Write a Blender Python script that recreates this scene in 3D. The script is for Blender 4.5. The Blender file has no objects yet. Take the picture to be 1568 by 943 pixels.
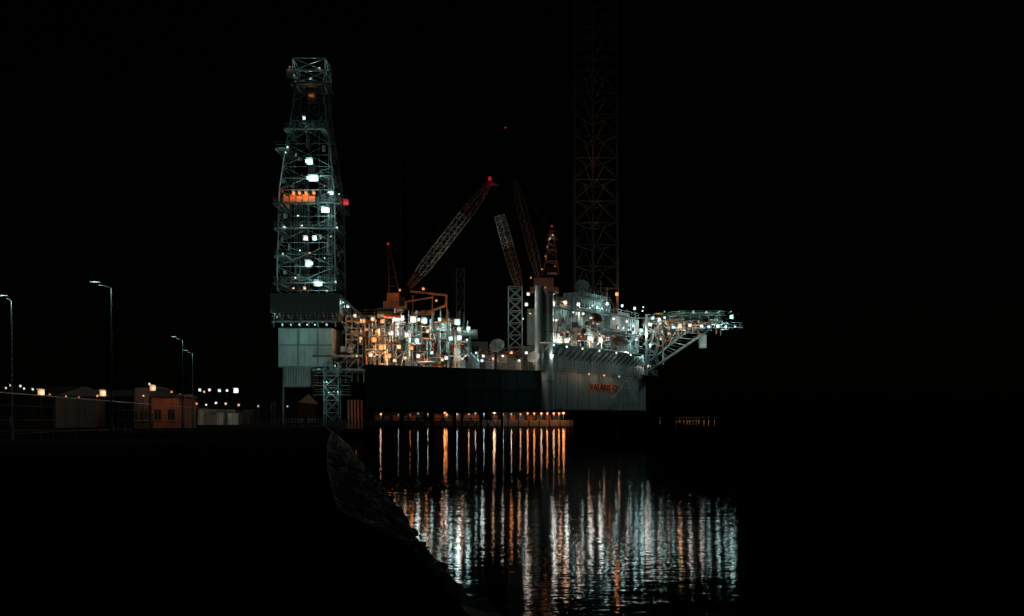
import bpy, math, random
from mathutils import Vector, noise
R = random.Random(11)
F = 1524.0; CH = 4.5
def X(px, Y): return (px-784)/F*Y
def Z(py, Y): return CH+(640-py)*Y/F
def W(px, py, Y): return Vector((X(px,Y), Y, Z(py,Y)))

# ------------------------------------------------------------------ materials
def paint(name, col, rough=0.55, metal=0.0, dirt=0.5, dirtcol=(0.05,0.035,0.025), scale=0.5, bump=0.0, ior=None):
    m = bpy.data.materials.new(name); m.use_nodes = True
    nt = m.node_tree; b = nt.nodes['Principled BSDF']
    tc = nt.nodes.new('ShaderNodeTexCoord'); mp = nt.nodes.new('ShaderNodeMapping')
    mp.inputs['Scale'].default_value = (scale*2, scale*2, scale*0.35)
    n = nt.nodes.new('ShaderNodeTexNoise'); n.inputs['Scale'].default_value = 1.0
    n.inputs['Detail'].default_value = 7; n.inputs['Roughness'].default_value = 0.7
    cr = nt.nodes.new('ShaderNodeValToRGB')
    cr.color_ramp.elements[0].position = 0.42; cr.color_ramp.elements[0].color = (0,0,0,1)
    cr.color_ramp.elements[1].position = 0.72; cr.color_ramp.elements[1].color = (dirt,dirt,dirt,1)
    mx = nt.nodes.new('ShaderNodeMixRGB')
    mx.inputs['Color1'].default_value = (*col,1); mx.inputs['Color2'].default_value = (*dirtcol,1)
    nt.links.new(tc.outputs['Object'], mp.inputs['Vector']); nt.links.new(mp.outputs[0], n.inputs['Vector'])
    nt.links.new(n.outputs['Fac'], cr.inputs[0]); nt.links.new(cr.outputs[0], mx.inputs['Fac'])
    nt.links.new(mx.outputs[0], b.inputs['Base Color'])
    b.inputs['Roughness'].default_value = rough; b.inputs['Metallic'].default_value = metal
    if ior is not None: b.inputs['IOR'].default_value = ior
    if bump:
        bp = nt.nodes.new('ShaderNodeBump'); bp.inputs['Distance'].default_value = bump
        nt.links.new(n.outputs['Fac'], bp.inputs['Height']); nt.links.new(bp.outputs[0], b.inputs['Normal'])
    return m
def emis(name, col, s):
    m = bpy.data.materials.new(name); m.use_nodes = True
    nt = m.node_tree; b = nt.nodes['Principled BSDF']
    b.inputs['Base Color'].default_value = (*col,1)
    b.inputs['Emission Color'].default_value = (*col,1); b.inputs['Emission Strength'].default_value = s
    return m
WHITE = paint('white_marine_paint',(0.46,0.58,0.58),0.5,0,0.55,(0.13,0.09,0.06))
GREY  = paint('grey_steel_paint',(0.20,0.27,0.275),0.5,0,0.6,(0.07,0.06,0.05))
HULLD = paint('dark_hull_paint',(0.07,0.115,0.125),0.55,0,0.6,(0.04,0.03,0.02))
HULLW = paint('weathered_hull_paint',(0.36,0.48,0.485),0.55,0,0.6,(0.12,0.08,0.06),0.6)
STEEL = paint('bare_steel',(0.085,0.14,0.14),0.5,0.2,0.6)
DARK  = paint('dark_steel',(0.03,0.037,0.038),0.6,0,0.5)
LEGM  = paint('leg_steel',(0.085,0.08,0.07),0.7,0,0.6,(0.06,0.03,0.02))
LEGD  = paint('unlit_leg_steel',(0.006,0.006,0.006),0.9,0,0.5,(0.009,0.006,0.005),ior=1.02)  # leg steel darkened to near black: lack of light put into the colour
ORNG  = paint('orange_paint',(0.60,0.19,0.04),0.5,0,0.5,(0.12,0.04,0.02))
PLATE = paint('name_plate_paint',(0.85,0.36,0.17),0.5,0,0.2,(0.4,0.15,0.08))
REDP  = paint('rusty_crane_paint',(0.10,0.042,0.028),0.6,0,0.6,(0.04,0.02,0.015))
CRN   = paint('orange_crane_paint',(0.38,0.125,0.035),0.5,0,0.6,(0.06,0.03,0.015))
BOOMW = paint('lit_boom_paint',(0.28,0.285,0.27),0.5,0,0.6,(0.08,0.05,0.04))  # paler boom colour, lamplight on the lattice painted in
YEL   = paint('yellow_paint',(0.50,0.25,0.05),0.5,0,0.5)
GREEN = paint('green_deck_paint',(0.035,0.065,0.06),0.6,0,0.6)
GLASS = paint('dark_window_glass',(0.02,0.025,0.03),0.15,0,0.1)
BLACK = paint('black_letter_paint',(0.008,0.008,0.008),0.7,0,0.1,ior=1.1)
BRICK = paint('brick_wall',(0.28,0.10,0.055),0.85,0,0.6,(0.10,0.05,0.035),2.0)
SHEDM = paint('corrugated_shed',(0.055,0.05,0.046),0.8,0,0.6)
CONC  = paint('concrete',(0.20,0.19,0.18),0.9,0,0.6,(0.10,0.09,0.08),1.0,0.02)
ROCK  = paint('wet_rock',(0.20,0.20,0.19),0.8,0,0.8,(0.03,0.033,0.024),1.5,0.08,1.2)
GRND  = paint('dark_ground',(0.016,0.016,0.016),1.0,0,0.7,(0.008,0.009,0.007),0.3,0.02,1.0)
WINL  = emis('lit_window',(1.0,0.55,0.28),0.35)

# ------------------------------------------------------------------ mesh builder
class M:
    def __init__(s): s.v=[]; s.f=[]; s.mi=[]; s.mats=[]
    def m(s,mat):
        if mat not in s.mats: s.mats.append(mat)
        return s.mats.index(mat)
    def add(s,vs,fs,mat):
        o=len(s.v); s.v += [tuple(a) for a in vs]; k=s.m(mat)
        for f in fs: s.f.append(tuple(o+i for i in f)); s.mi.append(k)
    def cyl(s,p,q,r1,mat,r2=None,n=4):
        p=Vector(p); q=Vector(q); r2=r1 if r2 is None else r2
        d=q-p
        if d.length<1e-4: return
        d.normalize()
        a = Vector((0,0,1)) if abs(d.z)<0.95 else Vector((1,0,0))
        u=d.cross(a).normalized(); w=d.cross(u)
        vs=[]
        for c,r in((p,r1),(q,r2)):
            for i in range(n):
                t=2*math.pi*(i+.5)/n; vs.append(c+u*math.cos(t)*r+w*math.sin(t)*r)
        fs=[(i,(i+1)%n,n+(i+1)%n,n+i) for i in range(n)]+[tuple(range(n))[::-1],tuple(range(n,2*n))]
        s.add(vs,fs,mat)
    def prism(s,pts,z0,z1,mat):
        n=len(pts); vs=[(a[0],a[1],z0) for a in pts]+[(a[0],a[1],z1) for a in pts]
        s.add(vs,[(i,(i+1)%n,n+(i+1)%n,n+i) for i in range(n)]+[tuple(range(n))[::-1],tuple(range(n,2*n))],mat)
    def obox(s,o,u,v,lu,lv,z0,z1,mat):
        o=Vector(o[:2]); u=Vector(u); v=Vector(v)
        s.prism([o,o+u*lu,o+u*lu+v*lv,o+v*lv],z0,z1,mat)
    def box(s,x0,x1,y0,y1,z0,z1,mat): s.prism([(x0,y0),(x1,y0),(x1,y1),(x0,y1)],z0,z1,mat)
    def ribs(s,p,q,z0,z1,mat,step=0.9,r=0.09):
        p=Vector(p[:2]); q=Vector(q[:2]); n=max(2,int((q-p).length/step))
        for i in range(n+1):
            a=p.lerp(q,i/n); s.cyl((a.x,a.y,z0),(a.x,a.y,z1),r,mat)
    def rail(s,pts,z,mat,h=1.1,step=1.8,r=0.035):
        for a,b in zip(pts[:-1],pts[1:]):
            a=Vector(a[:2]); b=Vector(b[:2]); n=max(1,int((b-a).length/step))
            for hh in (h,h*.5): s.cyl((a.x,a.y,z+hh),(b.x,b.y,z+hh),r,mat)
            for i in range(n+1):
                c=a.lerp(b,i/n); s.cyl((c.x,c.y,z),(c.x,c.y,z+h),r,mat)
    def plat(s,x0,x1,y0,y1,z,mat,t=0.2,rm=None,sup=True):
        s.box(x0,x1,y0,y1,z-t,z,mat); s.rail([(x0,y0),(x1,y0),(x1,y1),(x0,y1),(x0,y0)],z,rm or mat)
        if sup:
            n=max(1,int((x1-x0)/2))
            for i in range(n+1):
                x=x0+(x1-x0)*i/n; s.cyl((x,y0,z-t-.15),(x,y1,z-t-.15),.12,mat)
    def tower(s,cx,cy,lv,n,yaw,rc,rb,mat,ring=True,k=False):
        ps=[]
        for z,r in lv: ps.append([Vector((cx+r*math.cos(yaw+2*math.pi*i/n),cy+r*math.sin(yaw+2*math.pi*i/n),z)) for i in range(n)])
        for a,b in zip(ps[:-1],ps[1:]):
            for i in range(n):
                j=(i+1)%n; s.cyl(a[i],b[i],rc,mat,n=6)
                if k:
                    mid=(b[i]+b[j])/2; s.cyl(a[i],mid,rb,mat); s.cyl(a[j],mid,rb,mat)
                else: s.cyl(a[i],b[j],rb,mat); s.cyl(a[j],b[i],rb,mat)
                if ring: s.cyl(b[i],b[j],rb*1.15,mat)
        for i in range(n): s.cyl(ps[0][i],ps[0][(i+1)%n],rb*1.15,mat)
    def boom(s,p,q,w0,wm,w1,nb,rc,rb,mat,mats=None):
        p=Vector(p); q=Vector(q); d=(q-p); L=d.length; d.normalize()
        side=d.cross(Vector((0,0,1))).normalized(); up=side.cross(d)
        def sec(t):
            w = w0+(wm-w0)*min(1,t/.2) if t<.2 else (wm if t<.75 else wm+(w1-wm)*(t-.75)/.25)
            c=p+d*L*t
            return [c+side*w*a+up*w*b for a,b in((-.5,-.5),(.5,-.5),(.5,.5),(-.5,.5))]
        for i in range(nb):
            mm = mats(i/nb) if mats else mat
            a=sec(i/nb); b=sec((i+1)/nb)
            for j in range(4):
                l=(j+1)%4; s.cyl(a[j],b[j],rc,mm)
                if i%2: s.cyl(a[j],b[l],rb,mm)
                else: s.cyl(a[l],b[j],rb,mm)
                s.cyl(b[j],b[l],rb,mm)
    def ell(s,c,rx,ry,rz,mat,nu=14,nv=8,yaw=0,cut=-1.0):
        vs=[];fs=[]
        for j in range(nv+1):
            ph=-math.pi/2+math.pi*j/nv
            for i in range(nu):
                t=2*math.pi*i/nu; x=rx*math.cos(ph)*math.cos(t); y=ry*math.cos(ph)*math.sin(t); z=max(cut*rz,rz*math.sin(ph))
                vs.append((c[0]+x*math.cos(yaw)-y*math.sin(yaw),c[1]+x*math.sin(yaw)+y*math.cos(yaw),c[2]+z))
        for j in range(nv):
            for i in range(nu): fs.append((j*nu+i,j*nu+(i+1)%nu,(j+1)*nu+(i+1)%nu,(j+1)*nu+i))
        s.add(vs,fs,mat)
    def dish(s,c,r,d,mat,mast=2.0):
        c=Vector(c); d=Vector(d).normalized(); u=d.cross(Vector((0,0,1))).normalized(); w=u.cross(d)
        n=16; vs=[];fs=[]
        for j in range(5):
            rr=r*(j/4); dep=0.35*r*(j/4)**2
            for i in range(n):
                t=2*math.pi*i/n; vs.append(c+u*rr*math.cos(t)+w*rr*math.sin(t)+d*dep)
        for j in range(4):
            for i in range(n): fs.append((j*n+i,j*n+(i+1)%n,(j+1)*n+(i+1)%n,(j+1)*n+i))
        s.add(vs,fs,mat)
        s.cyl(c,c+d*r*.9,.04,mat); s.cyl(c,c-Vector((0,0,mast)),.15,mat,n=8)
    def done(s,name,parent=None):
        me=bpy.data.meshes.new(name); me.from_pydata(s.v,[],s.f)
        for a in s.mats: me.materials.append(a)
        me.polygons.foreach_set('material_index',s.mi); me.update()
        o=bpy.data.objects.new(name,me); bpy.context.collection.objects.link(o)
        if parent: o.parent=parent
        return o
def empty(name,loc=(0,0,0)):
    e=bpy.data.objects.new(name,None); bpy.context.collection.objects.link(e); e.empty_display_size=1
    return e

# ------------------------------------------------------------------ lamps
COOL=(0.66,1.0,0.95); TEAL=(0.35,1.0,0.85); NEUT=(1.0,0.88,0.76); WARM=(1.0,0.54,0.32); ORA=(1.0,0.32,0.10); RED=(1.0,0.03,0.04); GRN=(0.1,1.0,0.4)
HOUS = M()
def lamp(p,col,r,L,parent,name='floodlight_bulb',house=True,hm=None):
    l=bpy.data.lights.new(name,'POINT'); l.color=col; l.shadow_soft_size=r; l.energy=L*39.48*r*r
    o=bpy.data.objects.new(name,l); o.location=p; bpy.context.collection.objects.link(o); o.parent=parent
    if house:
        h=hm or HOUS; p=Vector(p)
        h.box(p.x-r*1.1,p.x+r*1.1,p.y+r*.2,p.y+r*1.3,p.z+r*1.05,p.z+r*1.3,DARK)
        h.box(p.x-r*1.1,p.x+r*1.1,p.y+r*1.3,p.y+r*1.5,p.z-r,p.z+r*1.3,DARK)
    return o
rig = empty('jackup_drilling_rig')
def rl(px,py,Y,col=COOL,r=.28,L=70): 
    if r>=.2: r*=1.2; L*=.85
    return lamp(W(px,py,Y),col,r,L,rig)
def spot(loc,tgt,col,P,ang,parent,name):
    l=bpy.data.lights.new(name,'SPOT'); l.color=col; l.energy=P; l.spot_size=math.radians(ang); l.spot_blend=.6; l.shadow_soft_size=.2
    o=bpy.data.objects.new(name,l); o.location=loc; o.rotation_euler=(Vector(tgt)-Vector(loc)).to_track_quat('-Z','Y').to_euler()
    bpy.context.collection.objects.link(o); o.parent=parent

# ------------------------------------------------------------------ hull
A=Vector((-26.5,180)); B=Vector((7.5,205)); C=Vector((33,246)); D=Vector((24,268)); E=Vector((-20,275)); G=Vector((-36,250))
HB,HT=6.1,14.2
U=Vector((.528,.849)); N=Vector((.849,-.528))
U1=(B-A).normalized(); N1=Vector((U1.y,-U1.x))
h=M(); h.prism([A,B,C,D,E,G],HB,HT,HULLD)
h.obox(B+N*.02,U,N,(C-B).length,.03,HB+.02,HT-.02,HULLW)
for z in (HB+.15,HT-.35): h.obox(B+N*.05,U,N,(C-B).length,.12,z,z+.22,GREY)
for t in range(3,48,5): h.cyl((*(B+U*t+N*.05),HB),(*(B+U*t+N*.05),HT),.05,GREY)
for t in range(2,42,4): h.cyl((*(A+U1*t+N1*.05),HB),(*(A+U1*t+N1*.05),HT),.06,HULLD)
for z in (HB+.3,HB+4,HT-.4): h.obox(A+N1*.0,U1,N1,(B-A).length,.15,z,z+.25,HULLD)
h.rail([A,B],HT,STEEL,1.2); h.rail([B,C],HT,WHITE); h.rail([G,A],HT,STEEL)
def bcpt(px,off=0.0):
    k=(px-784)/F; t=(k*(205-.528*off)-7.5-.849*off)/(.528-.849*k)
    return B+U*t+N*off
def bcw(px,py,off=0.0):
    p=bcpt(px,off); return Vector((p.x,p.y,Z(py,p.y)))
for a,b in(((962,578),(937,612)),((962,578),(978,612)),((937,612),(978,612)),((950,594),(970,594)),((937,612),(937,628)),((978,612),(978,628)),((937,626),(978,626)),((955,578),(955,628)),((966,578),(970,628))):
    h.cyl(bcw(*a,off=.9),bcw(*b,off=.9),.13,WHITE)
    h.cyl(bcw(*a,off=.9),bcw(*a,off=0),.08,WHITE)
h.done('hull',rig)
c=M(); cb=B+N*.3-U*1.2
c.cyl((*cb,HB),(*cb,Z(452,205)),1.35,WHITE,n=28)
c.cyl((*(cb-U1*1.9),HT),(*(cb-U1*1.9),Z(440,205)),.9,GREY,n=18)
c.cyl((*cb,Z(452,205)),(*cb,Z(448,205)),1.7,GREY,n=28)
for z in (12,17,22,26): c.cyl((*cb,z),(*cb,z+.15),1.42,GREY,n=28)
c.done('corner_column',rig)
plate=M(); p0=bcpt(902,.08); p1=bcpt(948,.08); zz=Z(592,p0.y)
plate.obox(p0,U,N,(p1-p0).length,.05,zz-.9,zz+.9,PLATE); plate.done('name_plate',rig)
cu=bpy.data.curves.new('hull_lettering','FONT'); cu.body='VALARIS 121'; cu.size=2.0; cu.extrude=.02
to=bpy.data.objects.new('hull_lettering',cu); bpy.context.collection.objects.link(to); to.parent=rig
q=p0+N*.1+U*.35; to.location=(q.x,q.y,zz-.7); to.rotation_euler=(math.pi/2,0,math.atan2(U.y,U.x))
bpy.context.view_layer.update()
wd=to.dimensions.x; to.scale[0]=((p1-p0).length-.7)/wd
cu.materials.append(BLACK)

# ------------------------------------------------------------------ legs
lg=M()
def leg(cx,cy,R_,ztop,yaw,mt,rc,rb):
    lv=[]; z=-6
    while z<ztop: lv.append((z,R_)); z+=5.2
    lg.tower(cx,cy,lv,3,yaw,rc,rb,mt,k=True)
    for i in range(3):
        a=yaw+2*math.pi*i/3; x=cx+R_*math.cos(a); y=cy+R_*math.sin(a)
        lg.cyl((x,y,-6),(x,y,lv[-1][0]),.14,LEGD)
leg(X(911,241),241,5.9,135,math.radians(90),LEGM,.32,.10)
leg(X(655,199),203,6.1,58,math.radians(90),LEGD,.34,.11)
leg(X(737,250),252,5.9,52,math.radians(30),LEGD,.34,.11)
lg.done('lattice_legs',rig)
spot((X(905,228),228,35.0),(X(910,241),241,64),ORA,8000,22,rig,'leg_uplight')

# ------------------------------------------------------------------ derrick
d=M(); dx,dy=X(478,213),213
prof=[(31,8.6),(36,8.6),(41,8.4),(46.5,8.3),(52,8.1),(57,7.3),(62,6.4),(67,5.4),(71,4.7),(75,4.1)]
d.tower(dx,dy,prof,4,math.pi/4,.17,.07,STEEL)
for z,r in prof[1:-1]:
    w=r*.707; zz=z-2.4
    for sx in(-1,1): d.cyl((dx+sx*w,dy-w,zz),(dx+sx*w,dy+w,zz),.06,STEEL)
    d.cyl((dx-w,dy-w,zz),(dx+w,dy-w,zz),.06,STEEL)
d.tower(dx,dy,[(75,4.1),(77.6,4.9),(80.3,4.9)],4,math.pi/4,.16,.12,WHITE)
d.plat(dx-3.9,dx+3.9,dy-3.6,dy+3.6,75.2,STEEL); d.rail([(dx-3.4,dy-3.4),(dx+3.4,dy-3.4)],80.3,STEEL)
d.box(dx-4.6,dx-3.2,dy-4,dy-2.8,76.2,77.8,GREY); d.cyl((dx-2.4,dy,80),(dx-2.4,dy,82.2),.08,STEEL)
d.box(dx-1,dx+1,dy-1,dy+1,72,74.6,DARK)
for x in (-1.1,1.1): d.cyl((dx+x,dy+2,31),(dx+x,dy+2,74),.12,STEEL)
for i in range(9): d.cyl((dx-4+i*.35,dy+1,31),(dx-4+i*.35,dy+1,57),.06,STEEL)
for i in range(7): d.cyl((dx+2+i*.35,dy+1.6,31),(dx+2+i*.35,dy+1.6,57),.06,STEEL)
d.box(dx-.8,dx+.8,dy-.3,dy+.8,55.5,58.5,GREY); d.box(dx-.6,dx+.6,dy,dy+.6,50,53,DARK)
for x in(-.4,.4): d.cyl((dx+x,dy,58),(dx+x,dy,74),.04,STEEL)
for i in range(70):
    z=31+i*.6; d.cyl((dx+4.7,dy-6.6,z),(dx+5.3,dy-6.6,z),.03,STEEL)
for x in(4.7,5.3): d.cyl((dx+x,dy-6.6,31),(dx+x,dy-6.6,73),.05,STEEL)
for py,wl,wr in((225,6.3,-3.6),(310,6.6,7.2),(348,6.5,6.6),(390,6.5,-3),(432,6.6,6.4),(268,-3,5.6),(196,4.4,4.2)):
    z=Z(py,206)
    if wr<0: d.plat(dx-wl,dx-wl+2.6,dy-7,dy+3,z,STEEL)
    elif wl<0: d.plat(dx+wr-2.6,dx+wr,dy-7,dy+3,z,STEEL)
    else:
        d.plat(dx-wl,dx+wr,dy-7.4,dy-6.2,z,STEEL); d.plat(dx+wr-1.2,dx+wr,dy-6,dy+5,z,STEEL); d.plat(dx-wl,dx-wl+1.2,dy-6,dy+5,z,STEEL)
for i in range(90):
    z=R.uniform(32,70); w=min(6,(82-z)*.25); x=dx+R.uniform(-w,w); y=dy+R.uniform(-5,3); hh=R.uniform(.3,1.6)
    if R.random()<.5: d.box(x-.3,x+R.uniform(.1,.7),y,y+.6,z,z+hh,R.choice([DARK,DARK,STEEL,GREY]))
    else: d.cyl((x,y,z),(x,y,z+hh*3),.07,R.choice([DARK,STEEL,GREY]))
z=Z(310,206)
for i in range(5):
    xa=dx-5+i*1.32; d.box(xa,xa+1.15,dy-4.6,dy-4.4,z+.2,z+1.9+.3*(i%2),ORNG); d.cyl((xa+1.23,dy-4.7,z),(xa+1.23,dy-4.7,z+2.4),.1,DARK)
d.box(dx-5.1,dx-5,dy-4.6,dy+1,z+.2,z+2.3,ORNG)
d.done('derrick',rig)
ZD=206
for a in ((465,180,COOL,.24),(473,246,COOL,.5),(469,246,COOL,.24),(476,272,COOL,.48),(482,272,COOL,.46),(471,272,COOL,.24),(495,320,COOL,.46),(500,321,COOL,.4),
          (467,364,NEUT,.36),(481,364,COOL,.36),(471,403,COOL,.52),(476,403,COOL,.26),(484,433,COOL,.5),(489,434,COOL,.38),(440,225,COOL,.16),(437,233,COOL,.12),
          (507,295,COOL,.3),(503,294,COOL,.16),(514,431,COOL,.12),(519,297,TEAL,.13),(435,347,COOL,.12),(433,388,COOL,.12),(456,330,COOL,.14),(516,348,COOL,.13),
          (459,383,COOL,.12),(497,395,COOL,.12),(452,425,NEUT,.14),(466,441,WARM,.22),(449,441,WARM,.16),(500,445,NEUT,.13),(474,387,WARM,.12),(462,345,NEUT,.12),(506,362,NEUT,.1)):
    rl(a[0],a[1],ZD-.6,a[2],a[3],72)
for a in((478,146,ORA,.22),(474,146,WARM,.12)): rl(a[0],a[1],212,a[2],a[3],30)
lamp((dx,dy-2,76.5),COOL,.2,80,rig); lamp((dx+2,dy-2.5,78.5),COOL,.16,80,rig); lamp((dx-3.9,dy-4.3,78.2),WARM,.12,20,rig)
for px in(449,458,468,480): rl(px,295,207.6,ORA,.24,65)
rl(432,292,206,RED,.22,12); rl(529,309,206,RED,.42,30); rl(522,309,206,RED,.15,20)

# ------------------------------------------------------------------ drill floor & cantilever
s=M()
x0,x1=X(416,206),X(521,206)
zf=Z(450,206); zb=Z(480,206)
s.box(x0,x1,205,221,zb,zf,GREEN); s.ribs((x0,204.95),(x1,204.95),zb,zf,GREEN,.7,.09)
s.rail([(x0,205.1),(x1,205.1)],zf,STEEL)
s.box(x0+.8,x1-.5,206.2,221,Z(489,206),zb,DARK)
for i in range(15):
    x=x0+.8+i*(x1-x0-1.4)/14; s.cyl((x,205.1,zb),(x+(.5 if i%2 else -.5),206.6,Z(500,206)),.1,GREY)
s.plat(x0+.3,x1+.5,204.6,206.1,Z(492,206),GREY,.15)
bx0,bx1=X(427,208),X(508,208); bz0,bz1=Z(562,208),Z(502,208)
s.box(bx0,bx1,208,222,bz0,bz1,WHITE); s.ribs((bx0,207.95),(bx1,207.95),bz0,bz1,WHITE,.55,.08)
for z in (bz0,bz0+(bz1-bz0)*.55,bz1-.25): s.box(bx0-.12,bx1+.12,207.8,207.98,z,z+.22,GREY)
for x in (bx0+3.9,bx0+8): s.box(x,x+.35,207.78,207.95,bz0+.23,bz1-.26,GREY)
s.box(X(436,209),X(475,209),209,218,Z(592,209),bz0,GREY); s.ribs((X(436,209),208.95),(X(475,209),208.95),Z(592,209),bz0,WHITE,.5,.06)
s.cyl((X(434,208),208,3),(X(434,208),208,bz0),.2,STEEL,n=8)
for yy in (208,219):
    for z in (Z(545,208),Z(566,208)): s.box(X(478,208),-20,yy,yy+.6,z-.25,z+.25,GREY)
    for i in range(9):
        xa=X(478,208)+i*2.4; s.cyl((xa,yy+.3,Z(566,208)),(xa+2.4*(i%2 or 1),yy+.3,Z(545,208)),.11,GREY); s.cyl((xa,yy+.3,Z(566,208)),(xa,yy+.3,Z(545,208)),.1,GREY)
s.box(bx1,-22,209,220,Z(556,208),Z(550,208),DARK)
s.rail([(X(480,207),207.6),(-26,207.6)],Z(545,208)+.25,STEEL)
for py in(575,590,604):
    s.plat(X(482,207),X(536,207),205.5,208,Z(py,207),STEEL,.12)
for yy in(206,210):
    s.cyl(W(518,452,yy),W(560,488,yy),.3,GREY); s.cyl(W(520,466,yy),W(548,492,yy),.15,GREY)
for i in range(10):
    a=W(518,452,206).lerp(W(560,488,206),i/9); s.cyl(a,(a.x,a.y,a.z-2.8),.09,GREY); s.cyl(a,(a.x,210,a.z),.08,GREY)
s.done('drill_floor_substructure',rig)
st=M()
sx,sy=X(507,205),206.5
st.tower(sx,sy,[(3+i*2.6,2.1) for i in range(6)],4,math.pi/4,.09,.06,GREY)
for i in range(5):
    z=3+i*2.6; sg=1 if i%2 else -1
    st.cyl((sx-1.4*sg,sy-1.2,z),(sx+1.4*sg,sy-1.2,z+2.6),.13,GREY); st.cyl((sx-1.4*sg,sy-1.2,z+1),(sx+1.4*sg,sy-1.2,z+3.6),.04,GREY)
    st.box(sx-1.5,sx+1.5,sy-.8,sy+1.4,z+2.55,z+2.65,GREY)
st.done('access_stair_tower',rig)
for px,py,c,r in((432,497,TEAL,.15),(445,497,TEAL,.13),(458,497,TEAL,.15),(470,497,COOL,.14),(482,497,TEAL,.16),(500,497,COOL,.15),(424,485,COOL,.1),(420,480,COOL,.08),(513,560,COOL,.1),(500,585,COOL,.12),(488,565,COOL,.1),(517,600,COOL,.12),(503,601,COOL,.12)):
    lamp(W(px,py,204.6),c,r,60,rig)

# ------------------------------------------------------------------ topsides clutter
t=M()
mats=[GREY,GREY,WHITE,STEEL,STEEL,ORNG,DARK,DARK,CRN]
def deckY(px):
    k=(px-784)/F; tt=(k*180+26.5)/(U1.x-k*U1.y); return 180+U1.y*tt
for i in range(95):
    px=R.uniform(562,722); Y=deckY(px)+R.uniform(3,26); top=R.uniform(500,548)
    w=R.uniform(.8,3.0); dd=R.uniform(1,3); x=X(px,Y); z1=Z(top,Y)-R.uniform(0,2)
    z0=max(HT,z1-R.uniform(1.2,3.2)) if R.random()<.6 else HT
    t.box(x-w/2,x+w/2,Y,Y+dd,z0,z1,R.choice(mats))
for i in range(22):
    px=R.uniform(565,720); Y=deckY(px)+R.uniform(3,22); x=X(px,Y); z=HT+R.choice([0,3,6,9]); r=R.uniform(.5,1.1)
    if R.random()<.5: t.cyl((x,Y,z),(x,Y,z+R.uniform(2,4)),r,R.choice(mats),n=12)
    else: t.cyl((x-1.6,Y,z+r),(x+1.6,Y,z+r),r,R.choice(mats),n=12)
for i in range(520):
    px=R.uniform(556,716); Y=deckY(px)+R.uniform(1.5,24); x=X(px,Y); z=R.uniform(HT,Z(492,Y)); r=R.choice([.05,.08,.12,.18])
    a=Vector((x,Y,z)); m_=R.choice(mats)
    k=R.random()
    if k<.4: b=a+Vector((R.uniform(1,4) if px<690 else R.uniform(.5,1.5),0,0))
    elif k<.85: b=a+Vector((0,0,-R.uniform(1.5,6))); b.z=max(HT,b.z)
    elif k<.93: b=a+Vector((0,R.uniform(2,6),0))
    else: b=a+Vector((R.uniform(-3,3),0,-3)); b.z=max(HT,b.z)
    t.cyl(a,b,r,m_,n=6)
for py,pa,pb,ym in((540,560,720,2.2),(522,566,722,3.6),(505,575,718,5),(493,590,712,7.5)):
    n=5
    for i in range(n):
        a=pa+(pb-pa)*i/n; b=pa+(pb-pa)*(i+.93)/n; Y=deckY((a+b)/2)+ym+R.uniform(0,2)
        z=Z(py,Y)+R.uniform(-.5,.5); t.plat(X(a,Y),X(b,Y),Y,Y+3,z,STEEL,.18)
        for q in(a,b,(a+b)/2): t.cyl((X(q,Y),Y,HT),(X(q,Y),Y,z+2.4),.14,R.choice([GREY,WHITE,STEEL]))
        if R.random()<.6: t.cyl((X(a,Y),Y,z-3),(X(b,Y),Y,z),.09,GREY)
for py in(484,492,503,512,520):
    t.box(X(530,212),X(604,212),211,222,Z(py,212)-.15,Z(py,212)+.15,GREY if py!=492 else ORNG); t.rail([(X(530,212),211.2),(X(604,212),211.2)],Z(py,212)+.15,YEL)
for px in range(530,606,9): t.cyl(W(px,484,211),(X(px,211),211,HT-2),.16,GREY)
for i in range(60):
    px=R.uniform(525,600); Y=R.uniform(208,214); py=R.uniform(488,555); x=X(px,Y); z=Z(py,Y)
    t.box(x-R.uniform(.2,1),x+R.uniform(.2,1),Y,Y+1.5,z-R.uniform(.3,1.3),z,R.choice([ORNG,GREY,WHITE,YEL,STEEL,DARK]))
for i in range(34):
    px=R.uniform(722,812); Y=deckY(px)+R.uniform(3,16); x=X(px,Y); w=R.uniform(.7,2.4); z1=R.uniform(HT+1,Z(534,Y))
    t.box(x-w/2,x+w/2,Y,Y+2,HT,z1,R.choice(mats))
for i in range(90):
    px=R.uniform(722,812); Y=deckY(px)+R.uniform(1.5,14); x=X(px,Y); z=R.uniform(HT,Z(533,Y)); a=Vector((x,Y,z))
    b=a+(Vector((R.uniform(1,3),0,0)) if R.random()<.35 else Vector((0,0,HT-z)))
    t.cyl(a,b,R.choice([.05,.08,.12]),R.choice(mats))
t.box(X(722,206),X(746,206),206,209,HT,Z(523,206),GREY); t.ribs((X(722,206),205.95),(X(746,206),205.95),HT,Z(523,206),WHITE,.5,.05)
for px in(717,726,733): t.cyl((X(px,201),201,HT),(X(px,201),201,Z(530,201)),.4,DARK,n=10)
t.dish(W(762,531,203),1.6,(-.25,-.8,.45),WHITE,2); t.dish(W(818,548,201),1.3,(-.3,-.8,.4),WHITE,1.5)
t.box(X(752,203),X(790,203),203.5,206,HT,Z(545,203),STEEL); t.plat(X(750,203),X(800,203),202.5,204,Z(541,203),REDP)
t.tower(X(789,207),207,[(HT+i*2.5,2.0) for i in range(8)],4,math.pi/4,.14,.08,GREY)
t.tower(X(705,215),215,[(HT+i*2.5,1.2) for i in range(10)],4,math.pi/4,.08,.05,STEEL)
t.done('topside_modules',rig)

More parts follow.
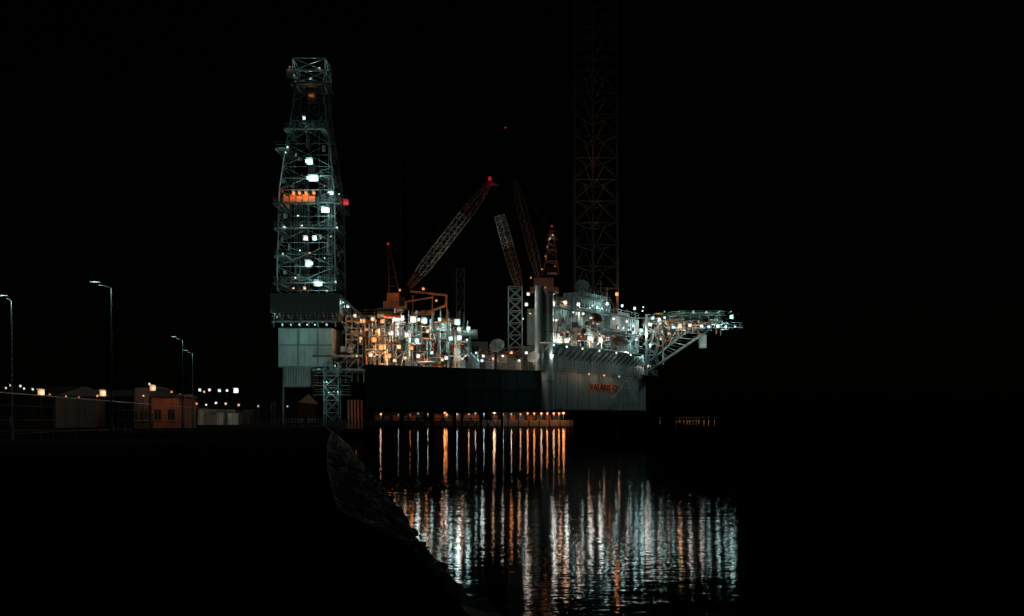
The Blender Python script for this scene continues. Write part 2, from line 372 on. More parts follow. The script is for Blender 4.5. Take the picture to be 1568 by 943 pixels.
LL=[(543,483,WARM,.26),(532,469,COOL,.24),(525,463,COOL,.14),(605,487,NEUT,.42),(615,487,NEUT,.34),(597,483,ORA,.22),(632,489,NEUT,.44),(649,491,COOL,.42),(641,489,NEUT,.2),
(700,493,COOL,.42),(703,504,NEUT,.3),(717,503,COOL,.3),(590,514,WARM,.24),(600,510,NEUT,.3),(572,520,ORA,.36),(583,531,ORA,.36),(567,543,WARM,.3),(578,507,ORA,.28),
(610,531,WARM,.3),(638,521,COOL,.3),(640,545,NEUT,.26),(620,548,WARM,.22),(661,540,COOL,.2),(690,518,COOL,.3),(703,517,NEUT,.36),(683,548,NEUT,.26),(677,551,WARM,.22),(673,489,COOL,.24),
(595,545,ORA,.32),(604,552,WARM,.22),(630,533,ORA,.26),(653,553,ORA,.24),(622,512,NEUT,.28),(655,507,WARM,.26),(715,520,COOL,.16),(560,505,ORA,.28),(552,518,ORA,.24),(556,491,ORA,.3),(570,488,WARM,.26),
(740,545,NEUT,.2),(738,552,COOL,.2),(770,545,NEUT,.18),(783,540,ORA,.22),(795,552,WARM,.2),(806,540,NEUT,.22),(755,549,WARM,.18),(729,540,COOL,.16),(708,549,WARM,.18),(546,545,ORA,.18),(585,492,ORA,.28)]
for px,py,c_,r in LL:
    Y=deckY(px)+ (1.0 if py>515 else 4.0)
    if px<562: Y=207
    rl(px,py,Y,c_,r,75)
for i in range(46):
    px=R.uniform(540,722); py=R.uniform(492,553); Y=max(deckY(px)+R.uniform(1,9),206 if px<562 else 0)
    rl(px,py,Y,R.choice([NEUT,WARM,ORA,ORA] if px<612 else [COOL,NEUT,NEUT,WARM,ORA]),R.uniform(.07,.13),60)
for px,py,c_,r in((809,450,NEUT,.24),(806,466,NEUT,.26),(812,480,WARM,.15),(801,488,COOL,.14)): rl(px,py,203,c_,r,60)

# ------------------------------------------------------------------ cranes
k=M()
Y=198
k.cyl((X(604,Y),Y,HT),(X(604,Y),Y,Z(478,Y)),1.4,CRN,n=18); k.cyl((X(604,Y),Y,Z(478,Y)),(X(604,Y),Y,Z(474,Y)),1.9,CRN,n=18)
k.box(X(588,Y),X(622,Y),Y-1.5,Y+2,Z(474,Y),Z(462,Y),CRN); k.box(X(594,Y),X(612,Y),Y-1.7,Y+1.5,Z(462,Y),Z(450,Y),CRN)
k.box(X(613,Y),X(621,Y),Y-1.9,Y,Z(470,Y),Z(456,Y),GLASS)
for yy in(-1.2,1.2):
    k.cyl(W(596,450,Y+yy),W(594,378,Y),.2,REDP); k.cyl(W(612,450,Y+yy),W(596,378,Y),.2,REDP)
    k.cyl(W(600,400,Y+yy*.5),W(608,430,Y+yy),.1,REDP)
for py in(395,410,425,438): k.cyl(W(595,py,Y-.8),W(609-(450-py)*.18,py,Y-.8),.1,REDP)
k.boom(W(626,440,Y),W(752,278,Y-6),.8,1.8,.7,22,.09,.045,CRN,lambda q: BOOMW if .12<q<.66 else REDP)  # middle span gets the pale colour to look lit, ends stay dark
k.cyl(W(594,378,Y),W(740,290,Y-5),.03,DARK); k.cyl(W(596,378,Y),W(700,345,Y-4),.03,DARK)
k.cyl(W(751,280,Y-6),W(762,283,Y-6),.3,REDP)
k.cyl(W(628,446,Y),W(684,452,Y),.28,CRN); k.cyl(W(684,452,Y),W(682,468,Y),.25,CRN); k.cyl(W(682,468,Y),W(655,478,Y),.3,CRN); k.cyl(W(622,462,Y),W(664,455,Y),.2,CRN)
k.box(X(630,Y),X(665,Y),Y,Y+1,Z(482,Y),Z(477,Y),CRN)
for px in(632,662,684): k.cyl(W(px,452,Y+1),(X(px,Y),Y+1,HT),.14,CRN)
Y=206
k.cyl((X(830,Y),Y+3,HT),(X(830,Y),Y+3,Z(446,Y)),1.5,GREY,n=18)
k.box(X(812,Y),X(856,Y),Y+1,Y+4,Z(446,Y),Z(438,Y),REDP); k.box(X(818,Y),X(848,Y),Y+1,Y+3,Z(438,Y),Z(424,Y),REDP)
for a,b in(((832,420),(843,352)),((856,420),(846,352)),((838,385),(852,392)),((836,400),(854,405)),((840,372),(850,378))): k.cyl(W(*a,Y+1),W(*b,Y+1),.17,REDP); k.cyl(W(*a,Y+3),W(*b,Y+3),.17,REDP)
for py in(362,380,398,416): k.plat(X(838,Y),X(853,Y),Y+.6,Y+3.2,Z(py,Y),REDP,.1)
k.boom(W(826,424,Y),W(788,275,Y+8),.8,1.5,.6,20,.07,.035,REDP)
k.boom(W(796,442,Y),W(765,330,Y-4),.8,1.6,1.4,14,.09,.05,CRN,lambda q: BOOMW if q>.5 else REDP)  # upper half in the pale colour, its lit look painted in
k.boom(W(765,330,Y-4),W(757,272,Y-6),1.4,1.2,.7,8,.05,.025,LEGD)
k.cyl(W(845,352,Y+1),W(795,290,Y+7),.03,DARK)
k.done('pedestal_cranes',rig)
spot(W(655,474,192),W(690,365,195),NEUT,1700,34,rig,'boom_fill_spot')  # unseen spots without fixtures, added to brighten the booms
spot(W(792,470,200),W(771,350,202),NEUT,1500,26,rig,'boom_fill_spot')
rl(750,273,191,RED,.26,20); rl(594,373,198,RED,.2,18); rl(845,346,206,RED,.18,18); rl(774,195,260,RED,.2,10); rl(684,462,196,RED,.16,10)
rl(842,365,206.6,NEUT,.12,40); rl(838,377,206.6,WARM,.12,40); rl(846,360,206.6,NEUT,.1,40); rl(835,392,206.6,ORA,.1,40); rl(850,408,206.6,ORA,.1,40)
rl(648,442,195,ORA,.2,55); rl(668,460,195,ORA,.18,55); rl(612,444,195.5,ORA,.18,55); rl(830,412,204.5,ORA,.13,40); rl(813,425,204,ORA,.13,40); rl(835,440,204,ORA,.13,40)

# ------------------------------------------------------------------ accommodation
a=M()
def blk(px0,px1,off,dep,z0,z1,mat,rib=None,step=.8):
    p=bcpt(px0,off); q=bcpt(px1,off); L=(q-p).length
    a.obox(p,U,-N,L,dep,z0,z1,mat)
    if rib: a.ribs(p+N*.03,q+N*.03,z0,z1,rib,step,.08)
    if rib: a.ribs(p-U*.03,p-U*.03-N*dep,z0,z1,rib,step,.07)
    return p,q
z1=19.6
blk(843,986,-.3,7,HT+.02,z1,GREY,WHITE,1.5)
p=bcpt(843,2.6); q=bcpt(988,2.6); L=(q-p).length
a.obox(p,U,-N,L,2.88,z1+.02,z1+.27,WHITE); a.rail([p,q],z1+.27,WHITE,1.15)
n=18
for i in range(n+1):
    w=p+U*(L*i/n); b=w-N*2.8
    a.cyl((*w,z1),(*b,z1-2.6),.09,DARK)
    if i<n: w2=p+U*(L*(i+.5)/n)-N*2.8; a.cyl((*w,z1),(*w2,z1-2.2),.06,DARK)
blk(845,888,-.6,6,z1+.27,27.6,WHITE,GREY,1.1)
blk(888,934,-2.0,6,z1+.27,28.0,WHITE,GREY,.8)
blk(934,978,-.8,6,z1+.27,28.6,WHITE,GREY,1.0)
blk(878,934,-2.6,7,28.0,31.4,GREY,WHITE,1.2)
blk(892,930,-3.2,5,31.4,33.0,WHITE,GREY,1.0)
for (pa,pb,off,z) in((845,888,.5,27.6),(884,936,-.6,28.0),(934,978,.2,28.6),(880,934,-1.9,31.4),(888,936,0.6,24.2),(936,984,1.6,24.0)):
    p=bcpt(pa,off); q=bcpt(pb,off); a.obox(p,U,-N,(q-p).length,1.3,z+.02,z+.2,STEEL); a.rail([p,q],z+.2,WHITE)
for (pa,pb,off,z,nn) in((852,880,-.6,22.0,3),(940,972,-.8,25.6,4),(886,930,-2.6,29.4,6)):
    p=bcpt(pa,off); q=bcpt(pb,off)
    for i in range(nn):
        w=p+(q-p)*((i+.5)/nn)
        a.obox(w,U,N,.8,.16,z,z+.8,WINL if R.random()<.15 else GLASS); a.obox(w-U*.1,U,N,1.0,.12,z-.1,z,STEEL); a.obox(w-U*.1,U,N,1.0,.12,z+.8,z+.9,STEEL)
for px,h_ in((852,3),(862,2.2),(872,4),(900,2),(920,3.5),(930,2.4),(946,2),(960,3),(972,4)):
    w=bcpt(px,-3); z=33 if 890<px<932 else 28.2; a.cyl((*w,z),(*w,z+h_),.07,WHITE); a.cyl((w.x-.6,w.y,z+h_*.8),(w.x+.6,w.y,z+h_*.8),.04,WHITE)
w=bcpt(857,-3); a.obox(w,U,-N,5,2,27.6,29.2,GREY); w=bcpt(945,-3); a.obox(w,U,-N,7,2.5,28.6,30.2,GREY)
for i in range(6):
    w=bcpt(897+i*6,-4); a.cyl((*w,31.4),(*w,34.0+.3*(i%2)),.3,STEEL,n=10)
w=bcw(891,440,-5); a.dish((w.x,w.y,w.z),1.7,(-.1,-.9,.35),WHITE,5)
for i in range(200):
    px=R.uniform(846,984); off=R.uniform(-.5,2.2); w=bcpt(px,off); z=R.uniform(z1+.3,25)
    b=Vector((w.x,w.y,z)); a.cyl(b,b+(Vector((0,0,R.uniform(.5,2.2))) if R.random()<.5 else Vector((*(U*R.uniform(1,3)),0))),R.choice([.05,.09,.16]),R.choice([WHITE,STEEL,ORNG,DARK,DARK,GREY]))
for i in range(34):
    px=R.uniform(848,982); w=bcpt(px,R.uniform(0,1.6)); z=R.uniform(z1+.3,25)
    a.obox(w,U,-N,R.uniform(.5,1.8),.8,z,z+R.uniform(.5,1.4),R.choice([WHITE,STEEL,ORNG,DARK,DARK,GREY]))
a.done('accommodation_block',rig)
lb=M()
for px,z in((951,22.2),(913,26.2)):
    w=bcpt(px,1.6); yaw=math.atan2(U.y,U.x)
    lb.ell((w.x,w.y,z),3.6 if px>930 else 2.6,1.25,1.1,REDP,yaw=yaw); lb.ell((w.x,w.y,z+.7),2.3,.9,.8,DARK,yaw=yaw)
    for sg in(-2.2,2.2):
        c_=w+U*sg; lb.cyl((*(c_-N*2.6),z-1.5),(*(c_-N*2.2),z+2.3),.13,WHITE); lb.cyl((*(c_-N*2.2),z+2.3),(*c_,z+2.5),.12,WHITE); lb.cyl((*c_,z+2.5),(*c_,z+.8),.04,DARK)
lb.done('lifeboats',rig)
def al(px,py,off,c_,r,L=95):
    if r>=.2: r*=1.18; L*=.85
    lamp(bcw(px,py,off),c_,r,L,rig)
for px,py,off,c_,r in((847,465,.8,NEUT,.34),(866,463,.8,WARM,.28),(886,466,.4,NEUT,.28),(930,465,-.6,COOL,.26),(945,450,-2,ORA,.3),(953,468,.8,COOL,.22),(972,472,.8,COOL,.24),(985,470,.6,COOL,.14),
 (849,521,1,NEUT,.34),(858,519,1,WARM,.28),(868,521,1,NEUT,.38),(890,517,.5,WARM,.34),(905,519,.5,NEUT,.44),(920,521,.5,NEUT,.42),(933,517,1,ORA,.28),(880,513,.6,WARM,.2),
 (962,540,3,NEUT,.16),(975,520,1,COOL,.22),(982,506,1,COOL,.34),(990,511,2,NEUT,.34),(852,490,1.4,NEUT,.18),(878,478,1.4,COOL,.16),(905,487,1.6,COOL,.22),(940,488,1.4,COOL,.22),(960,492,1.4,NEUT,.2),(893,480,0,NEUT,.2),(922,472,0,COOL,.18)):
    al(px,py,off,c_,r)
for px in(848,868,892,918,944,966,984): 
    w=bcpt(px,4.6); lamp((w.x,w.y,z1-.6),COOL,.175,80,rig)
w=bcpt(846,1.8); lamp((w.x,w.y,Z(545,w.y)),NEUT,.26,60,rig)
w=bcpt(846,1.5); lamp((w.x,w.y,Z(572,w.y)),COOL,.16,60,rig)
for px in (902,925,948): w=bcpt(px,2.4); lamp((w.x,w.y,HT-.2),WARM,.17,50,rig)  # lamps added to brighten the name plate and lettering

# ------------------------------------------------------------------ helideck
e=M(); hx,hy=X(1062,256),256; HZ=Z(484,256); RR=10.6
oc=[(hx+RR*math.cos(math.pi/8+i*math.pi/4),hy+RR*math.sin(math.pi/8+i*math.pi/4)) for i in range(8)]
e.prism(oc,HZ-.4,HZ,STEEL)
net=[(hx+(RR+1.2)*math.cos(math.pi/8+i*math.pi/4),hy+(RR+1.2)*math.sin(math.pi/8+i*math.pi/4)) for i in range(8)]
for i in range(8):
    j=(i+1)%8; e.cyl((*net[i],HZ+.2),(*net[j],HZ+.2),.07,GREY)
    for f_ in(0,.25,.5,.75):
        pa=Vector(oc[i]).lerp(Vector(oc[j]),f_); pb=Vector(net[i]).lerp(Vector(net[j]),f_); e.cyl((*pa,HZ-.3),(*pb,HZ+.2),.05,GREY)
for yy in(-8,-4,0,4,8):
    xl=math.sqrt(RR*RR-yy*yy)*.97
    e.cyl((hx-xl,hy+yy,HZ-.6),(hx+xl,hy+yy,HZ-.6),.15,GREY); e.cyl((hx-xl,hy+yy,HZ-3.6),(hx+xl,hy+yy,HZ-3.6),.15,GREY)
    n=int(xl)
    for i in range(n):
        xa=hx-xl+2*xl*i/n; xb=hx-xl+2*xl*(i+1)/n
        e.cyl((xa,hy+yy,HZ-(.6 if i%2 else 3.6)),(xb,hy+yy,HZ-(3.6 if i%2 else .6)),.09,GREY); e.cyl((xa,hy+yy,HZ-3.6),(xa,hy+yy,HZ-.6),.07,WHITE)
for xx in(-8,-4,0,4,8):
    e.cyl((hx+xx,hy-7,HZ-3.6),(hx+xx,hy+7,HZ-3.6),.14,GREY)
e.plat(hx-9,hx+10.5,hy-9.2,hy-8,HZ-3.6,GREY); e.plat(hx+7.5,hx+10.5,hy-8,hy-3,HZ-3.6,GREY)
for dyy in(-7,0):
    for py in(487,506): e.cyl(W(975,py,hy+dyy),W(1012,py,hy+dyy),.2,WHITE)
for yy,yh in((-6,242),(4,250)):
    e.cyl((X(984,yh),yh,Z(575,yh)),(X(1083,hy),hy+yy,HZ-3.6),.3,GREY,n=10)
    e.cyl((X(984,yh),yh,Z(562,yh)),(X(1052,hy),hy+yy,HZ-3.6),.18,GREY,n=8)
    for i in range(1,8):
        f_=i/8; p_=Vector((X(984,yh),yh,Z(575,yh))).lerp(Vector((X(1083,hy),hy+yy,HZ-3.6)),f_); q_=Vector((X(984,yh),yh,Z(562,yh))).lerp(Vector((X(1052,hy),hy+yy,HZ-3.6)),f_)
        e.cyl(p_,q_,.12,WHITE)
        q2=Vector((X(990,yh),yh,HZ-3.6)).lerp(Vector((X(1083,hy),hy+yy,HZ-3.6)),min(1,f_*.95)); e.cyl(q_,q2,.1,WHITE)
    e.cyl((X(990,yh),yh,Z(575,yh)),(X(990,yh),yh,HZ-1),.28,WHITE,n=8); e.cyl((X(1010,hy),hy+yy,Z(560,hy)),(X(1010,hy),hy+yy,HZ-1),.22,WHITE,n=8)
for i in range(6):
    py=575-16*i; e.plat(X(984,245),X(1006,245),243,246,Z(py,245),GREY,.12)
    e.cyl(W(985 if i%2 else 1005,py,243),W(1005 if i%2 else 985,py-16,243),.12,WHITE)
e.box(X(1072,249),X(1082,249),249,251,Z(533,249),Z(512,249),WHITE)
for i in range(140):
    px=R.uniform(984,1040); py=R.uniform(480,545-(px-984)*.6); w=W(px,py,R.uniform(243,252)); e.cyl(w,w+R.choice([Vector((R.uniform(1,3),0,0)),Vector((0,0,-R.uniform(1,3)))]),R.choice([.06,.1,.16]),R.choice([WHITE,GREY,ORNG,DARK]))
for i in range(90):
    px=R.uniform(1005,1106); w=W(px,R.uniform(488,507),R.uniform(246.2,248)); e.cyl(w,w+R.choice([Vector((R.uniform(1,3),0,0)),Vector((0,0,-R.uniform(.5,1.6)))]),R.choice([.06,.12,.2]),R.choice([WHITE,GREY,ORNG,DARK]))
e.done('helideck',rig)
for px,py,c_,r in((1000,487,COOL,.3),(995,497,NEUT,.28),(1010,489,NEUT,.28),(1018,486,COOL,.2),(996,530,COOL,.22),(1012,519,COOL,.24),(1024,511,NEUT,.22),(990,546,COOL,.2),(992,562,NEUT,.16),
 (1042,498,WARM,.32),(1057,498,NEUT,.3),(1031,499,COOL,.26),(1075,499,NEUT,.28),(1086,500,COOL,.24),(1100,499,COOL,.32),(1112,500,COOL,.24),(1126,500,COOL,.18),(1121,485,COOL,.36),(1077,528,COOL,.12),(1003,510,NEUT,.26),(984,476,COOL,.16)):
    rl(px,py,245.0,c_,r,75)
for px,c_ in((1018,GRN),(1040,GRN),(1062,COOL),(1102,GRN),(1120,GRN),(1082,COOL)): rl(px,477,246,c_,.15,35)
HOUS.done('floodlight_housings',rig)

# ------------------------------------------------------------------ land
top=[(9,-60),(1.6,-4),(.6,4),(0,6),(-.44,8),(-.85,10),(-1.3,12),(-2.8,16),(-5.2,28),(-10.6,57),(-20,110),(-30,160),(-41,205),(-50,260),(-60,330),(-92,545),(34,548),(34,620),(-300,2500)]
low=[(16,-60),(7,-4),(5,5),(4,8),(3,12),(1.5,16),(0,20.5),(-.9,24),(-2.6,35),(-8.6,68),(-17,112),(-26,162),(-37,206),(-46,260),(-56,330),(-88,543)]
g=M()
vs=[(x,y,3.0) for x,y in top]+[(-5000,5000,3.0),(-5000,-60,3.0)]
g.add(vs,[tuple(range(len(vs)))],GRND); g.done('ground')
rv=M()
def interp(pl,f):
    t_=f*(len(pl)-1); i=min(int(t_),len(pl)-2); return Vector(pl[i]).lerp(Vector(pl[i+1]),t_-i)
tp=top[:16]; lo=low[:16]
rows=[]
NA=1500; NBk=18
for i in range(NA+1):
    f_=(i/NA); pa=interp(tp,f_); pb=interp(lo,f_)
    row=[]
    for j in range(NBk+1):
        gq=j/NBk; p_=pa.lerp(pb,gq); z=3.02-3.4*gq
        v=Vector((p_.x,p_.y,z))
        if 0<j: 
            cell=noise.cell(v*1.6); nn=noise.noise(v*1.1)*.35+noise.noise(v*3.1)*.25+(cell-.5)*.22
            v+=Vector((nn*.35,nn*.25,nn*.55))
        row.append(v)
    rows.append(row)
vs=[v for r_ in rows for v in r_]; W_=NBk+1
fs=[(i*W_+j,(i+1)*W_+j,(i+1)*W_+j+1,i*W_+j+1) for i in range(NA) for j in range(NBk)]
rv.add(vs,fs,ROCK); rv.done('stone_revetment')
qw=M(); qw.prism([(-92,544.5),(34.3,547.5),(34.3,548.2),(-92,545.2)],-1,3.3,CONC); qw.prism([(34,548.3),(34.5,548.3),(34.5,620),(34,620)],-1,3.3,CONC)
for i in range(22):
    x=-88+i*5.7; qw.box(x,x+.6,543.9,544.4,-1,3.2,DARK)
qw.done('quay_wall')
hq=empty('harbour_shed'); fm=M()
for x0_,x1_,hz,mt in((-78,-50,7.5,SHEDM),(-44,-18,6.8,BRICK),(-12,28,7.8,SHEDM)):
    fm.box(x0_,x1_,560,585,3,hz,mt); fm.prism([(x0_-.4,559.5),(x1_+.4,559.5),(x1_+.4,585.5),(x0_-.4,585.5)],hz,hz+.4,DARK)
    n=int((x1_-x0_)/5)
    for i in range(n): fm.box(x0_+1+i*5,x0_+4+i*5,559.8,559.97,3.05,6,GREY if i%2 else ORNG)
fm.done('sheds',hq)
mast=M()
for px,py,c_,r,L_ in ((583,634,WARM,.5,60),(640,633,COOL,.3,50),(655,634,NEUT,.3,50),(681,631,ORA,.7,100),(684,635,ORA,.5,90),(700,634,COOL,.35,60),(718,634,WARM,.36,60),(728,633,NEUT,.3,60),(741,634,COOL,.36,60),(757,631,WARM,.8,90),(770,634,COOL,.4,60),(783,634,NEUT,.36,60),(797,634,WARM,.4,60),
   (808,633,ORA,.5,90),(818,633,ORA,.5,90),(829,633,WARM,.5,80),(838,633,ORA,.5,90),(848,633,WARM,.5,80),(856,633,ORA,.5,90),(863,632,ORA,.7,100),(610,635,NEUT,.25,40),(628,635,ORA,.3,40)):
    w=W(px,py,546); lamp(w,c_,r,L_,hq,'quay_lamp_bulb',True,mast); mast.cyl((w.x,547,3),(w.x,547,w.z+.5),.15,STEEL)
mast.done('quay_lamp_masts',hq)

# ------------------------------------------------------------------ street lamps
def street_lamp(pxp,Y,pyt,arm,L_=60,c_=COOL,r=.13):
    e_=empty('street_lamp'); x=X(pxp,Y); z=Z(pyt,Y)
    s_=M(); s_.cyl((x,Y,3),(x,Y,4.2),.10,STEEL,n=10); s_.cyl((x,Y,4.2),(x,Y,z),.07,STEEL,r2=.04,n=10)
    pts=[Vector((x,Y,z))]
    for i in range(1,6): f_=i/5; pts.append(Vector((x-arm*f_,Y-.1*f_,z+.18*math.sin(f_*1.6))))
    for p_,q_ in zip(pts[:-1],pts[1:]): s_.cyl(p_,q_,.03,DARK,n=6)
    hp=pts[-1]; s_.ell((hp.x-.25,hp.y+.05,hp.z+.20),.34,.2,.08,DARK,cut=-.3)
    s_.box(x-.09,x+.09,Y-.16,Y-.12,4.0,4.6,GREY)
    s_.done('pole_and_head',e_)
    lamp((hp.x-.27,hp.y-.1,hp.z-.14),c_,r,L_,e_,'lamp_bulb',False)
    return e_
street_lamp(171,61,441,.75,50,COOL,.30)
street_lamp(18,66,461,.3,50,COOL,.30)
street_lamp(280,101,521,.6,40,COOL,.30)
street_lamp(295,122,541,.6,40,COOL,.28)
# ------------------------------------------------------------------ left-hand yard
def building(name,x0_,x1_,y0_,y1_,h_,wall,roofm,rise=1.2,bays=8,win=True,lit=0.0):
    e_=empty(name); b_=M(); b_.box(x0_,x1_,y0_,y1_,3,h_,wall)
    w=M(); ym=(y0_+y1_)/2
    w.add([(x0_-.4,y0_-.4,h_),(x1_+.4,y0_-.4,h_),(x1_+.4,y1_+.4,h_),(x0_-.4,y1_+.4,h_),(x0_-.4,ym,h_+rise),(x1_+.4,ym,h_+rise)],[(0,1,5,4),(2,3,4,5),(0,4,3),(1,2,5),(0,3,2,1)],roofm)
    w.done('roof',e_); b_.done('walls',e_)
    o=M(); n=bays; wd_=(x1_-x0_)/n
    for i in range(n):
        xa=x0_+wd_*(i+.2); xb=xa+wd_*.5
        if win:
            o.box(xa,xb,y0_-.05,y0_+.02,4.2,min(h_-.5,5.8),WINL if R.random()<lit else GLASS); o.box(xa-.1,xb+.1,y0_-.12,y0_-.01,4.05,4.2,CONC)
            o.box((xa+xb)/2-.04,(xa+xb)/2+.04,y0_-.09,y0_-.051,4.2,min(h_-.5,5.8),DARK)
        else: o.ribs((xa-.1,y0_-.03),(xb+.3,y0_-.03),3,h_,wall,.5,.06)
    o.box(x0_+wd_*.02,x0_+wd_*.14,y0_-.06,y0_+.02,3.02,5.1,DARK)
    o.done('windows_and_doors',e_); return e_
building('warehouse',X(-60,150),X(85,150),150,170,8.0,SHEDM,DARK,1.6,9)
building('warehouse',X(95,170),X(205,170),170,190,8.2,SHEDM,DARK,1.4,7,False)
building('brick_building',X(232,150),X(274,150),150,158,7.7,BRICK,DARK,.5,2)
building('site_office',X(210,150),X(231.5,150),149,158,9.0,SHEDM,DARK,.3,3,True,.3)
for a_,b_ in((278,340),(342,400),(402,455)):
    building('storage_shed',X(a_,300),X(b_,300),300,330,9.2,SHEDM,STEEL,3.0,5,False)
yl=empty('yard_floodlight_mast'); ym_=M()
for px,py,Y,c_,r,L_ in ((60,601,120,WARM,.38,60),(49,596,122,NEUT,.12,40),(155,602,125,WARM,.36,60),(148,606,125,ORA,.12,40),(15,590,130,WARM,.14,40),(30,591,130,NEUT,.14,40),(36,595,130,NEUT,.12,40),(8,594,130,NEUT,.12,40),(75,604,130,ORA,.12,30),(100,607,130,WARM,.12,30),(120,608,130,ORA,.1,30),(232,594,147,WARM,.4,50),(228,588,147,NEUT,.12,50),(219,606,146,NEUT,.1,50),(262,600,146,ORA,.14,40),
  (275,604,200,ORA,.16,40),(305,597,240,COOL,.3,60),(320,597,240,NEUT,.28,60),(335,598,240,COOL,.32,60),(347,598,240,COOL,.26,60),(360,598,240,NEUT,.54,70),(312,600,240,WARM,.2,50),(287,608,240,WARM,.24,50),(330,617,215,NEUT,.22,50),(365,620,215,WARM,.22,50),(345,618,215,NEUT,.2,50),(300,618,215,ORA,.22,50),(315,620,215,NEUT,.18,50),
  (395,622,240,NEUT,.16,40),(440,622,240,NEUT,.14,40),(415,624,240,WARM,.14,40)):
    w=W(px,py,Y); lamp(w,c_,r,L_,yl,'yard_lamp_bulb',True,ym_); ym_.cyl((w.x,w.y+r*1.6,3),(w.x,w.y+r*1.6,w.z+r),.03,LEGD)
ym_.done('poles',yl)
fl=M(); yt=empty('quay_floodlight_tower'); fl.tower(X(418,180),180,[(3+i*1.5,.45) for i in range(4)],4,.78,.05,.03,STEEL); fl.done('tower',yt)
spot((X(418,180)+.6,179.6,8.0),(X(468,208),208,18),COOL,3600,70,yt,'tower_spot')
ct=empty('shipping_container_stack'); cm=M()
for i in range(14):
    px=298+i*5.6; Y=218+R.uniform(0,6); x=X(px,Y); mt=R.choice([WHITE,WHITE,GREY,SHEDM]); hh=R.choice([2.6,2.6,3.4]); 
    cm.box(x,x+2.4,Y,Y+6,3.02,3+hh,mt); cm.ribs((x+.1,Y-.04),(x+2.3,Y-.04),3.1,3+hh-.1,mt,.35,.05); cm.box(x+1.17,x+1.23,Y-.1,Y-.02,3.1,3+hh,DARK)
cm.done('containers',ct)
fe=M(); pa=Vector((-27,50)); pb=Vector((-66,255)); n=70
for i in range(n+1):
    w=pa.lerp(pb,i/n); fe.cyl((*w,3),(*w,5.9),.02,DARK)
    if i<n:
        w2=pa.lerp(pb,(i+1)/n)
        fe.cyl((*w,5.9),(*w2,5.9),.04,GREY)
        for z in(3.6,4.4,5.2): fe.cyl((*w,z),(*w2,z),.008,DARK)
fe.done('fence')
qb=M()
for px in range(382,560,5):
    w=(X(px,200),200); qb.box(w[0],w[0]+.12,200,200.1,3,4.4,STEEL)
for z in(3.7,4.3): qb.cyl((X(382,200),200,z),(X(557,200)-8,200,z),.04,STEEL)
qb.done('quay_barrier')
bo=M(); Y=118; x=X(468,Y)
bo.cyl((x,Y,3),(x,Y,4.5),.22,DARK,n=12); bo.cyl((x,Y,4.5),(x,Y,4.7),.34,DARK,n=12); bo.ell((x,Y,4.75),.33,.33,.18,DARK)
bo.done('mooring_bollard')
pst=M()
for i,px in enumerate(range(532,556,5)):
    w=X(px,232); pst.box(w,w+.45,232,232.5,2,Z(612,232),ORNG)
pst.done('quay_fender_piles',None)
rl(545,630,229,ORA,.12,30)
fc=M(); fc.prism([(X(1000,2600),2600),(X(1150,2600),2600),(X(1150,2600),2700),(X(1000,2600),2700)],-1,4,GRND); fc.done('distant_coast')
cl=empty('coast_town_lights'); chs=M()
for px in (1011,1036,1041,1047,1052,1056,1061,1066,1070,1078,1085,1094):
    w=W(px,639.6+R.uniform(-.6,.6),2590); lamp(w,R.choice([ORA,WARM,WARM]),R.uniform(.7,1.1),7,cl,'coast_lamp_bulb',True,chs)
chs.done('lamp_hoods',cl)

# ------------------------------------------------------------------ water (dark, silty harbour water: Fresnel reflection over a nearly black body)
wm=bpy.data.materials.new('harbour_water'); wm.use_nodes=True; nt=wm.node_tree; nt.nodes.remove(nt.nodes['Principled BSDF'])
df=nt.nodes.new('ShaderNodeBsdfDiffuse'); df.inputs['Color'].default_value=(.001,.003,.004,1)
gl=nt.nodes.new('ShaderNodeBsdfGlossy'); gl.inputs['Color'].default_value=(.20,.205,.21,1)
fr=nt.nodes.new('ShaderNodeFresnel'); fr.inputs['IOR'].default_value=1.333
mxs=nt.nodes.new('ShaderNodeMixShader')
nt.links.new(fr.outputs[0],mxs.inputs[0]); nt.links.new(df.outputs[0],mxs.inputs[1]); nt.links.new(gl.outputs[0],mxs.inputs[2]); nt.links.new(mxs.outputs[0],nt.nodes['Material Output'].inputs['Surface'])
tc=nt.nodes.new('ShaderNodeTexCoord')
def nz(sx,sy,det):
    mp=nt.nodes.new('ShaderNodeMapping'); mp.inputs['Scale'].default_value=(sx,sy,1)
    n=nt.nodes.new('ShaderNodeTexNoise'); n.inputs['Scale'].default_value=1; n.inputs['Detail'].default_value=det
    nt.links.new(tc.outputs['Object'],mp.inputs[0]); nt.links.new(mp.outputs[0],n.inputs['Vector']); return n
n1=nz(.30,.7,3); n2=nz(1.8,4.5,2)
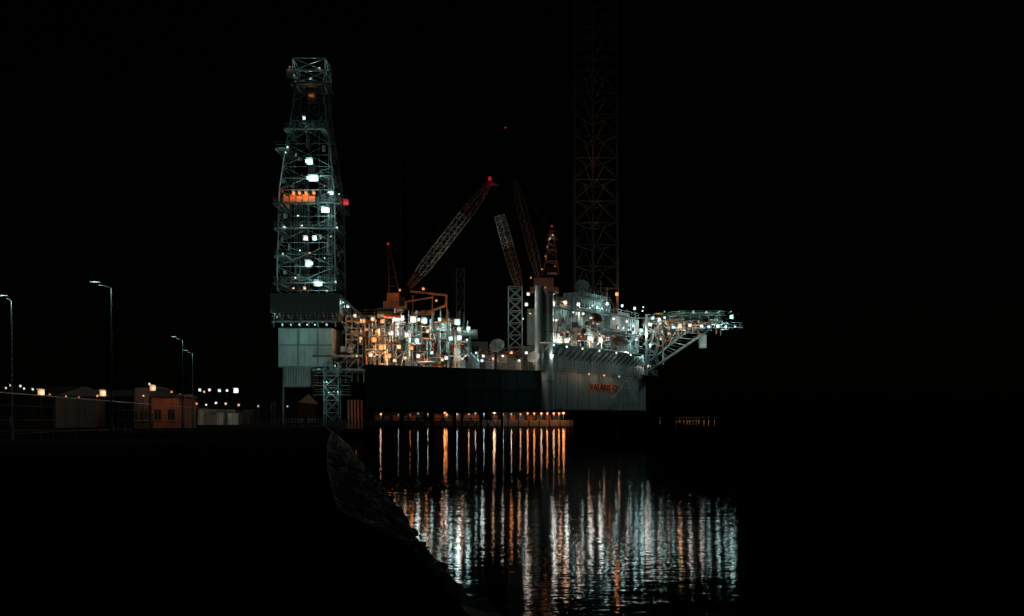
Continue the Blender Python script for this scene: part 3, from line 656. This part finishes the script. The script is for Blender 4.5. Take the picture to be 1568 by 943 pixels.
b1=nt.nodes.new('ShaderNodeBump'); b1.inputs['Distance'].default_value=.016
b2=nt.nodes.new('ShaderNodeBump'); b2.inputs['Distance'].default_value=.006
nt.links.new(n1.outputs['Fac'],b1.inputs['Height']); nt.links.new(n2.outputs['Fac'],b2.inputs['Height']); nt.links.new(b1.outputs[0],b2.inputs['Normal'])
nt.links.new(b2.outputs[0],gl.inputs['Normal'])
n3=nz(.03,.07,3); mr=nt.nodes.new('ShaderNodeMapRange'); mr.inputs['From Min'].default_value=.35; mr.inputs['From Max'].default_value=.7; mr.inputs['To Min'].default_value=.025; mr.inputs['To Max'].default_value=.055
nt.links.new(n3.outputs['Fac'],mr.inputs['Value']); nt.links.new(mr.outputs[0],gl.inputs['Roughness'])
wa=M(); wa.add([(-5000,-60,0),(7000,-60,0),(7000,9000,0),(-5000,9000,0)],[(0,1,2,3)],wm); wa.done('water')

# ------------------------------------------------------------------ world, added fill light, camera
sc=bpy.context.scene
wo=bpy.data.worlds.new('World'); sc.world=wo; wo.use_nodes=True
nt=wo.node_tree; bg=nt.nodes['Background']; sk=nt.nodes.new('ShaderNodeTexSky'); sk.sky_type='NISHITA'; sk.sun_disc=False
sk.sun_elevation=math.radians(3); sk.sun_rotation=math.radians(200)
nt.links.new(sk.outputs[0],bg.inputs[0]); bg.inputs[1].default_value=0.00016
sl=bpy.data.lights.new('fill_light','SUN'); sl.energy=.02; sl.angle=math.radians(.5); sl.color=(.6,.9,1)  # faint unseen sun lamp added to keep the dark hull side readable
so=bpy.data.objects.new('fill_light',sl); bpy.context.collection.objects.link(so); so.rotation_euler=(math.radians(52),0,math.radians(25))
cd=bpy.data.cameras.new('camera'); co=bpy.data.objects.new('camera',cd); bpy.context.collection.objects.link(co)
co.location=(0,0,CH); co.rotation_euler=(math.pi/2,0,0); cd.sensor_width=36; cd.lens=F/1568*36; cd.shift_y=(640-471.5)/1568; cd.clip_end=20000; cd.clip_start=.1
sc.camera=co
sc.view_settings.view_transform='Standard'; sc.view_settings.look='None'; sc.view_settings.exposure=0
